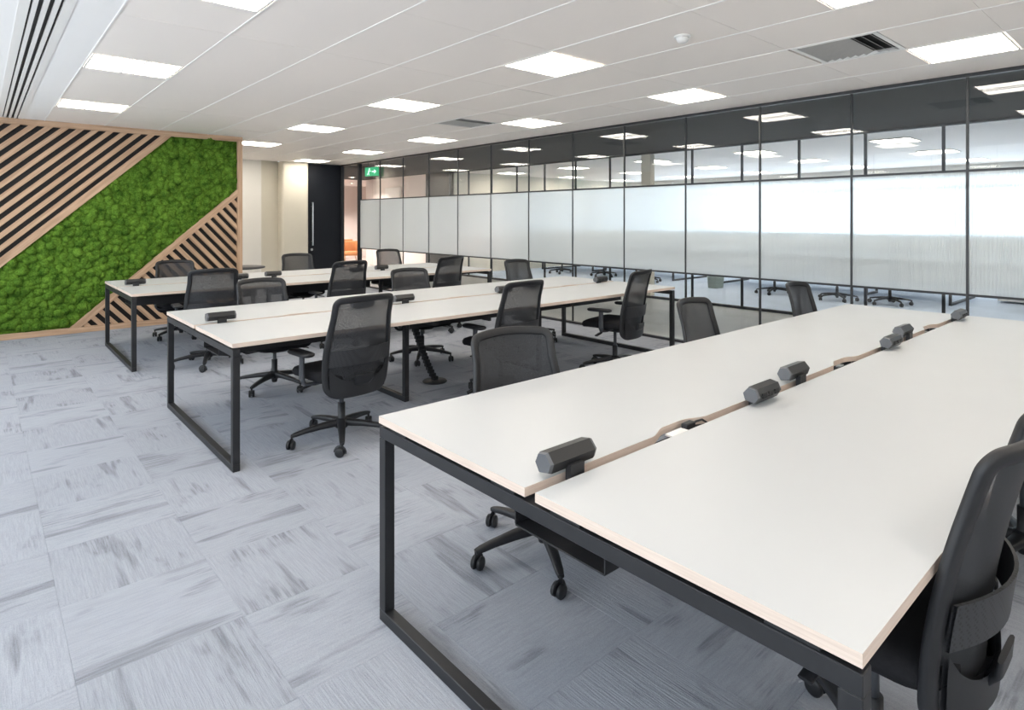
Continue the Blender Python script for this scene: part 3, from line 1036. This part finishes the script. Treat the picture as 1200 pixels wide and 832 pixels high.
# ------------------------------------------------------------------ chairs
def back_pt(u, v, off=0.0):
    """point of the backrest surface; u across -1..1, v up 0..1; the sitter faces +Y"""
    v = max(0.0, v)
    w = 0.206 + 0.022 * math.sin(PI * min(1, v / 0.8) ** 0.9) - 0.004 * v
    z = 0.352 + 0.605 * v
    y = -0.225 - 0.100 * v ** 1.4 + 0.012 * math.sin(PI * v) + 0.055 * u * u - 0.004
    return Vector((u * w, y - off, z - 0.012 * u * u * v))


def back_loop(inset=0.0, n=9):
    """rounded rectangle in (u, v)"""
    pts = []
    for su, sv, a0 in ((1, 1, 0), (0, 1, PI / 2), (0, 0, PI), (1, 0, 3 * PI / 2)):
        ru, rv = (0.15, 0.05) if sv else (0.32, 0.11)
        cu = (1 - ru) if su else -(1 - ru); cv = (1 - rv) if sv else rv
        for i in range(n):
            a = a0 + PI / 2 * i / (n - 1)
            pts.append((cu + ru * math.cos(a), cv + rv * math.sin(a)))
    # refine the straights
    out = []
    for i, p in enumerate(pts):
        q = pts[(i + 1) % len(pts)]
        out.append(p)
        d = math.hypot(q[0] - p[0], (q[1] - p[1]) * 2)
        k = int(d / 0.14)
        for j in range(1, k + 1): out.append((p[0] + (q[0] - p[0]) * j / (k + 1), p[1] + (q[1] - p[1]) * j / (k + 1)))
    return out


def make_chair():
    t = thing('office_chair', '', 'chair')
    up = []     # parts that move with the seat height

    # seat
    m = MB()
    prof = [(0.205, 0.190, 0.425, 0.06), (0.232, 0.222, 0.432, 0.08), (0.243, 0.236, 0.450, 0.09), (0.243, 0.236, 0.470, 0.09), (0.232, 0.226, 0.486, 0.085), (0.20, 0.195, 0.494, 0.07), (0.10, 0.10, 0.492, 0.05)]
    rings = []
    for hx, hy, z, r in prof:
        ring = []
        for x, y, z_ in rrect(hx, hy, r, z, 6, 0, 0.025):
            drop = 0.02 * max(0, (y - 0.14) / 0.12) ** 2
            ring.append((x, y, z_ - drop))
        rings.append(ring)
    up.append(m.loft(rings, True).build('seat', 'black_fabric', t))
    # mechanism and lever
    m = MB().cbox(-0.075, 0.075, -0.14, 0.12, 0.375, 0.424, 0.012)
    mech = m.build('mechanism', 'black_plastic', t); up.append(mech)
    lv = MB().tube([(-0.07, 0.03, 0.395), (-0.16, 0.04, 0.39), (-0.22, 0.045, 0.380)], 0.006, 8)
    lv.tube([(-0.20, 0.044, 0.383), (-0.28, 0.05, 0.365)], 0, 8, prof=(0.018, 0.005))
    lv.build('lever', 'black_plastic', mech)
    # gas column
    MB().lathe([(0.0, 0.045), (0.020, 0.045), (0.024, 0.06), (0.024, 0.24), (0.0, 0.24)], n=16).build('gas_column', 'black_plastic', t)
    up.append(MB().lathe([(0.0, 0.18), (0.015, 0.18), (0.015, 0.38), (0.0, 0.38)], n=14).build('gas_piston', 'grey_plastic', t))
    # star base
    MB().lathe([(0.0, 0.075), (0.034, 0.075), (0.046, 0.088), (0.046, 0.125), (0.034, 0.14), (0.0, 0.14)], n=20).build('base_hub', 'black_plastic', t)
    lp = [Vector((0.035, 0, 0.112)), Vector((0.14, 0, 0.106)), Vector((0.24, 0, 0.094)), Vector((0.295, 0, 0.084)), Vector((0.322, 0, 0.078))]
    leg_me = MB().tube(lp, 0, 12, prof=[(0.027, 0.022), (0.023, 0.018), (0.019, 0.014), (0.017, 0.012), (0.013, 0.009)]).mesh('base_leg', 'black_plastic')
    cm = MB()
    Mx = Matrix.Rotation(PI / 2, 4, 'X')
    for s_ in (-1, 1):
        cm.lathe([(0.0, -0.009), (0.022, -0.009), (0.028, -0.005), (0.028, 0.005), (0.022, 0.009), (0.0, 0.009)], n=18, M=Matrix.Translation((-0.012, s_ * 0.014, 0.028)) @ Mx)
    cm.tube([(0, 0, 0.030), (0, 0, 0.080)], 0.0075, 8)
    hood = []
    for i in range(9):
        a = math.radians(-15 + 200 * i / 8)
        hood.append((-0.012 + 0.030 * math.cos(a), 0, 0.028 + 0.030 * math.sin(a)))
    cm.tube(hood, 0, 8, prof=(0.012, 0.0035), up=(0, 1, 0))
    caster_me = cm.mesh('caster', 'black_plastic')
    for k in range(5):
        lg = link('base_leg', leg_me, t, (0, 0, 0), (0, 0, math.radians(18 + 72 * k)))
        link('caster', caster_me, lg, (0.318, 0, 0), (0, 0, (0.6, 2.2, 4.0, 1.2, 5.1)[k]))
    # armrests
    for s_ in (-1, 1):
        m = MB().tube([(s_ * 0.06, 0.0, 0.405), (s_ * 0.20, 0.0, 0.402), (s_ * 0.262, 0.0, 0.410), (s_ * 0.278, 0.0, 0.44), (s_ * 0.28, 0.0, 0.50)], 0, 10, prof=(0.024, 0.010), up=(0, 0.0, 1))
        m.tube([(s_ * 0.28, 0, 0.44), (s_ * 0.28, 0, 0.595)], 0, 10, prof=(0.022, 0.011), up=(1, 0, 0))
        ar = m.build('armrest', 'grey_plastic', t); up.append(ar)
        rr = [rrect(0.034, 0.110, 0.03, 0.592, 5, s_ * 0.275, 0.02), rrect(0.042, 0.120, 0.035, 0.600, 5, s_ * 0.275, 0.02), rrect(0.042, 0.120, 0.035, 0.610, 5, s_ * 0.275, 0.02), rrect(0.034, 0.110, 0.03, 0.617, 5, s_ * 0.275, 0.02)]
        MB().loft(rr, True).build('arm_pad', 'black_plastic', ar)
    # backrest frame
    lp = back_loop()
    pts = [back_pt(u, v) for u, v in lp]
    ups = []
    for u, v in lp:
        e = 1e-3
        du = back_pt(u + e, v) - back_pt(u - e, v); dv = back_pt(u, v + e) - back_pt(u, v - e)
        ups.append(du.cross(dv).normalized())
    fr = MB().tube(pts, 0, 12, closed=True, prof=(0.020, 0.012), up=ups).build('back_frame', 'black_plastic', t)
    up.append(fr)
    # mesh
    m = MB(); nu, nv = 14, 20
    vv = []
    for j in range(nv + 1):
        v = 0.012 + 0.976 * j / nv
        c_ = 1.0
        rv, ru = (0.05, 0.15) if v > 0.5 else (0.11, 0.32)
        e = max(0, (rv - v) / rv, (v - 1 + rv) / rv)
        c_ = 1 - ru * (1 - math.sqrt(max(0, 1 - e * e)))
        for i in range(nu + 1):
            u = (-1 + 2 * i / nu) * c_ * 0.985
            vv.append(back_pt(u, v, -0.004))
    ff_ = [(j * (nu + 1) + i, j * (nu + 1) + i + 1, (j + 1) * (nu + 1) + i + 1, (j + 1) * (nu + 1) + i) for j in range(nv) for i in range(nu)]
    up.append(m.add(vv, ff_, True).build('back_mesh', 'chair_mesh', t))
    # solid lower shell, lumbar strip and spine
    m = MB(); rows = []
    for j in range(7):
        v = 0.0 + 0.20 * j / 6
        lim = 0.86 if j < 6 else 0.80
        rows.append([(i, v) for i in range(13)])
    A, B = [], []
    for j in range(7):
        for i in range(13):
            u = -0.93 + 1.86 * i / 12
            v = 0.01 + (0.13 + 0.20 * u ** 4) * j / 6
            A.append(back_pt(u, v, 0.012)); B.append(back_pt(u, v, 0.022))
    q = [(j * 13 + i, (j + 1) * 13 + i, (j + 1) * 13 + i + 1, j * 13 + i + 1) for j in range(6) for i in range(12)]
    m.add(A, [tuple(reversed(f)) for f in q], True); m.add(B, q, True)
    up.append(m.build('back_shell', 'black_plastic', t))
    m = MB(); A, B = [], []
    for j in range(4):
        for i in range(13):
            u = -0.95 + 1.90 * i / 12; v = 0.31 + 0.17 * j / 3
            o_ = 0.014 + 0.010 * (1 - u * u)
            A.append(back_pt(u, v, o_)); B.append(back_pt(u, v, o_ + 0.008))
    q = [(j * 13 + i, (j + 1) * 13 + i, (j + 1) * 13 + i + 1, j * 13 + i + 1) for j in range(3) for i in range(12)]
    m.add(A, [tuple(reversed(f)) for f in q], True); m.add(B, q, True)
    n0 = 0
    for i in range(12):
        m.add([A[i], A[i + 1], B[i + 1], B[i]], [(0, 1, 2, 3)]); m.add([A[39 + i], A[39 + i + 1], B[39 + i + 1], B[39 + i]], [(3, 2, 1, 0)])
    up.append(m.build('lumbar_strip', 'perforated_plastic', t))
    sp = MB().tube([(0, -0.10, 0.398), (0, -0.18, 0.395), (0, -0.235, 0.405), (0, -0.262, 0.44), (0, -0.268, 0.475)], 0, 12, prof=[(0.05, 0.016), (0.05, 0.015), (0.055, 0.014), (0.07, 0.010), (0.07, 0.006)], up=[(0, 0, 1), (0, 0, 1), (0, 0.4, 1), (0, 1, 0.4), (0, 1, 0.1)])
    up.append(sp.build('spine', 'black_plastic', t))
    return t, {o.name.split('.')[0] for o in up}


chair0, UPPER = make_chair()
cused = False


def place_chair(x, y, rz, dz, base_rot, label, group):
    """x, y: seat post; dz: seat height change; base_rot turns the star base"""
    global cused
    o = copy_tree(chair0) if cused else chair0
    if not cused:
        # keep an untouched set of transforms: first chair uses dz directly
        cused = True
    o.location = (x, y, 0); o.rotation_euler = (0, 0, rz)
    for ch in o.children:
        nm = ch.name.split('.')[0]
        if nm in UPPER: ch.location.z = dz
        if nm == 'base_leg': ch.rotation_euler.z = ch.rotation_euler.z % (2 * PI / 5) * 0 + LEG_ROT[o_leg(o, ch)] + base_rot
    o['label'], o['category'], o['group'] = label, 'chair', group
    return o


LEG_ROT = [math.radians(18 + 72 * k) for k in range(5)]


def o_leg(o, ch):
    legs = [c_ for c_ in o.children if c_.name.split('.')[0] == 'base_leg']
    return legs.index(ch)


R = math.radians
far_side, near_side = 'moss-wall side', 'side away from it'
pos = ['aisle end', 'middle', 'glass-wall end']
sd_n = ['desk furthest from moss wall', 'middle desk', 'desk nearest moss wall']
# desk, side, place, x, y, rz, dz, base
chairs = [
    (0, 1, 0, 1.85, 1.90, PI + R(-12), -0.05, R(-20)),
    (0, 1, 1, 3.54, 1.93, PI + R(5), -0.05, R(20)),
    (0, 1, 2, 5.07, 1.93, PI + R(3), -0.05, R(40)),
    (0, 0, 0, 1.71, 0.557, R(0), 0.022, R(30)),
    (0, 0, 1, 3.30, 0.50, R(-4), 0.0, R(10)),
    (1, 0, 0, 1.80, 3.75, R(6), 0.0, R(5)),
    (1, 0, 1, 3.22, 3.80, R(3), -0.01, R(10)),
    (1, 0, 2, 4.58, 3.72, R(12), 0.0, R(50)),
    (1, 1, 0, 1.92, 5.28, PI + R(4), -0.06, R(15)),
    (1, 1, 1, 3.44, 5.32, PI + R(-3), -0.055, R(35)),
    (1, 1, 2, 5.02, 5.33, PI + R(6), -0.03, R(5)),
    (2, 0, 0, 1.72, 6.52, R(-5), 0.0, R(20)),
    (2, 0, 1, 3.16, 6.66, R(4), 0.0, R(44)),
    (2, 0, 2, 4.50, 6.60, R(8), 0.0, R(30)),
    (2, 1, 0, 1.88, 8.30, PI + R(2), -0.05, R(12)),
    (2, 1, 1, 3.45, 8.38, PI + R(-4), -0.03, R(31)),
    (2, 1, 2, 5.00, 8.45, PI + R(3), -0.02, R(17)),
]
for d, s_, p_, x, y, rz, dz, br in chairs:
    place_chair(x, y, rz, dz, br, 'black mesh office chair at %s, %s, %s' % (sd_n[d], (near_side if s_ == 0 else far_side), pos[p_]), 'black mesh office chairs at the bench desks')
for i, (x, y, rz) in enumerate(((11.55, 3.5, R(-80)), (11.45, 4.3, R(-100)), (11.5, 5.45, R(-70)), (11.75, 9.9, R(-90)), (11.5, 8.4, R(-100)), (11.6, 11.2, R(-85)), (14.2, 3.6, R(95)), (14.2, 5.0, R(80)), (14.2, 10.0, R(90)))):
    dsk = 'beside the waste bin desk' if y < 7 else 'at desk by the cream end wall'
    sd_ = 'glass side' if x < 13 else 'window side'
    place_chair(x, y, rz, -0.01, R(13 * i), 'black mesh office chair in far office %s, %s' % (dsk, sd_), 'far office chairs, %s, %s' % (dsk, sd_))

# ------------------------------------------------------------------ small things beyond
tb = thing('round_table', 'small round table with dark top standing behind the moss wall end', 'table', (3.10, 10.1, 0))
MB().lathe([(0.0, 0.66), (0.39, 0.66), (0.40, 0.668), (0.40, 0.682), (0.0, 0.685)], n=40).build('table_top', 'grey_plastic', tb)
MB().lathe([(0.0, 0.03), (0.03, 0.03), (0.03, 0.66), (0.0, 0.66)], n=16).build('post', 'white_metal', tb)
MB().lathe([(0.0, 0.0), (0.26, 0.0), (0.26, 0.012), (0.05, 0.03), (0.0, 0.03)], n=32).build('base', 'white_metal', tb)

ex = thing('exit_sign', 'small lit green exit sign with white figure and arrow, above glass', 'exit sign', (GX - 0.10, 11.29, 2.41), R(14))
# faces -X / the room
MB().cbox(-0.018, 0.018, -0.19, 0.19, -0.09, 0.09, 0.004).build('sign_box', 'exit_green', ex)
mk = MB()
X_ = -0.0205
def flat(poly): mk.add([(X_, y, z) for y, z in poly] + [(X_ + 0.002, y, z) for y, z in poly],
                       [tuple(range(len(poly)))] + [(i, (i + 1) % len(poly), len(poly) + (i + 1) % len(poly), len(poly) + i) for i in range(len(poly))])
# room side looks along +X: left in the picture is +Y
def P(a, b_): return (-a, b_)
flat([P(-0.055 + 0.02 * math.cos(2 * PI * i / 12), 0.052 + 0.02 * math.sin(2 * PI * i / 12)) for i in range(12)])
flat([P(-0.085, 0.03), P(-0.045, 0.03), P(-0.06, -0.02), P(-0.09, -0.02)])
flat([P(-0.085, -0.02), P(-0.068, -0.02), P(-0.055, -0.07), P(-0.072, -0.07)])
flat([P(-0.09, -0.015), P(-0.075, -0.022), P(-0.11, -0.07), P(-0.125, -0.062)])
flat([P(-0.05, 0.028), P(-0.044, 0.012), P(-0.01, 0.0), P(-0.008, 0.014)])
flat([P(0.02, -0.012), P(0.02, 0.012), P(0.09, 0.012), P(0.09, 0.045), P(0.15, 0.0), P(0.09, -0.045), P(0.09, -0.012)])
mk.build('pictogram', 'exit_white', ex)
hg = MB()
for y in (-0.12, 0.12): hg.tube([(0, y, 0.088), (0, y, CEIL - 2.41)], 0.004, 8)
hg.build('hanger', 'mullion_dark', ex)

# orange lounge chairs in the lobby
def lounge(x, y, rz, label):
    t = thing('lounge_chair', label, 'chair', (x, y, 0), rz, 'orange lounge chairs')
    MB().loft([rrect(0.30, 0.29, 0.08, 0.33), rrect(0.32, 0.31, 0.09, 0.36), rrect(0.32, 0.31, 0.09, 0.42), rrect(0.29, 0.28, 0.08, 0.45)], True).build('seat', 'orange_fabric', t)
    m = MB(); pts = []
    for i in range(11):
        a = PI + PI * i / 10
        pts.append((0.32 * math.cos(a), 0.02 + 0.33 * math.sin(a), 0.58))
    m.tube(pts, 0, 10, prof=(0.03, 0.18)); m.build('backrest', 'orange_fabric', t)
    for sx in (-1, 1):
        for sy in (-1, 1):
            MB().tube([(sx * 0.22, sy * 0.2, 0.34), (sx * 0.28, sy * 0.26, 0.0)], [0.018, 0.011], 8).build('leg', 'pale_wood', t)
    return t


lounge(8.55, 17.2, R(150), 'orange tub chair on wooden legs seen past the dark door, beside pale wall')
lounge(9.1, 18.7, R(200), 'orange tub chair on wooden legs in the lobby, further from pale wall door')
lounge(8.0, 18.9, R(120), 'orange tub chair on wooden legs in the lobby, near its side wall')

pd = thing('pedestal_cabinet', 'low white pedestal cabinet on the far office floor', 'cabinet', (13.4, 1.95, 0))
MB().cbox(-0.21, 0.21, -0.40, 0.40, 0.03, 0.56, 0.004).build('body', 'white_metal', pd)
for z0, z1 in ((0.05, 0.21), (0.22, 0.38), (0.39, 0.55)):
    d_ = MB().cbox(-0.225, -0.208, -0.39, 0.39, z0, z1, 0.003).build('drawer', 'white_metal', pd)
    MB().cbox(-0.24, -0.224, -0.06, 0.06, z1 - 0.04, z1 - 0.025, 0.002).build('handle', 'steel', d_)
bn = thing('waste_bin', 'grey-green waste bin on the far office floor', 'bin', (11.6, 6.75, 0))
MB().loft([rrect(0.14, 0.11, 0.04, 0.0), rrect(0.17, 0.13, 0.05, 0.36), rrect(0.155, 0.118, 0.045, 0.36), rrect(0.13, 0.10, 0.04, 0.02)], False).build('body', 'bin_green', bn)
MB().tube(rrect(0.17, 0.13, 0.05, 0.362), 0.008, 6, closed=True).build('rim', 'bin_green', bn)
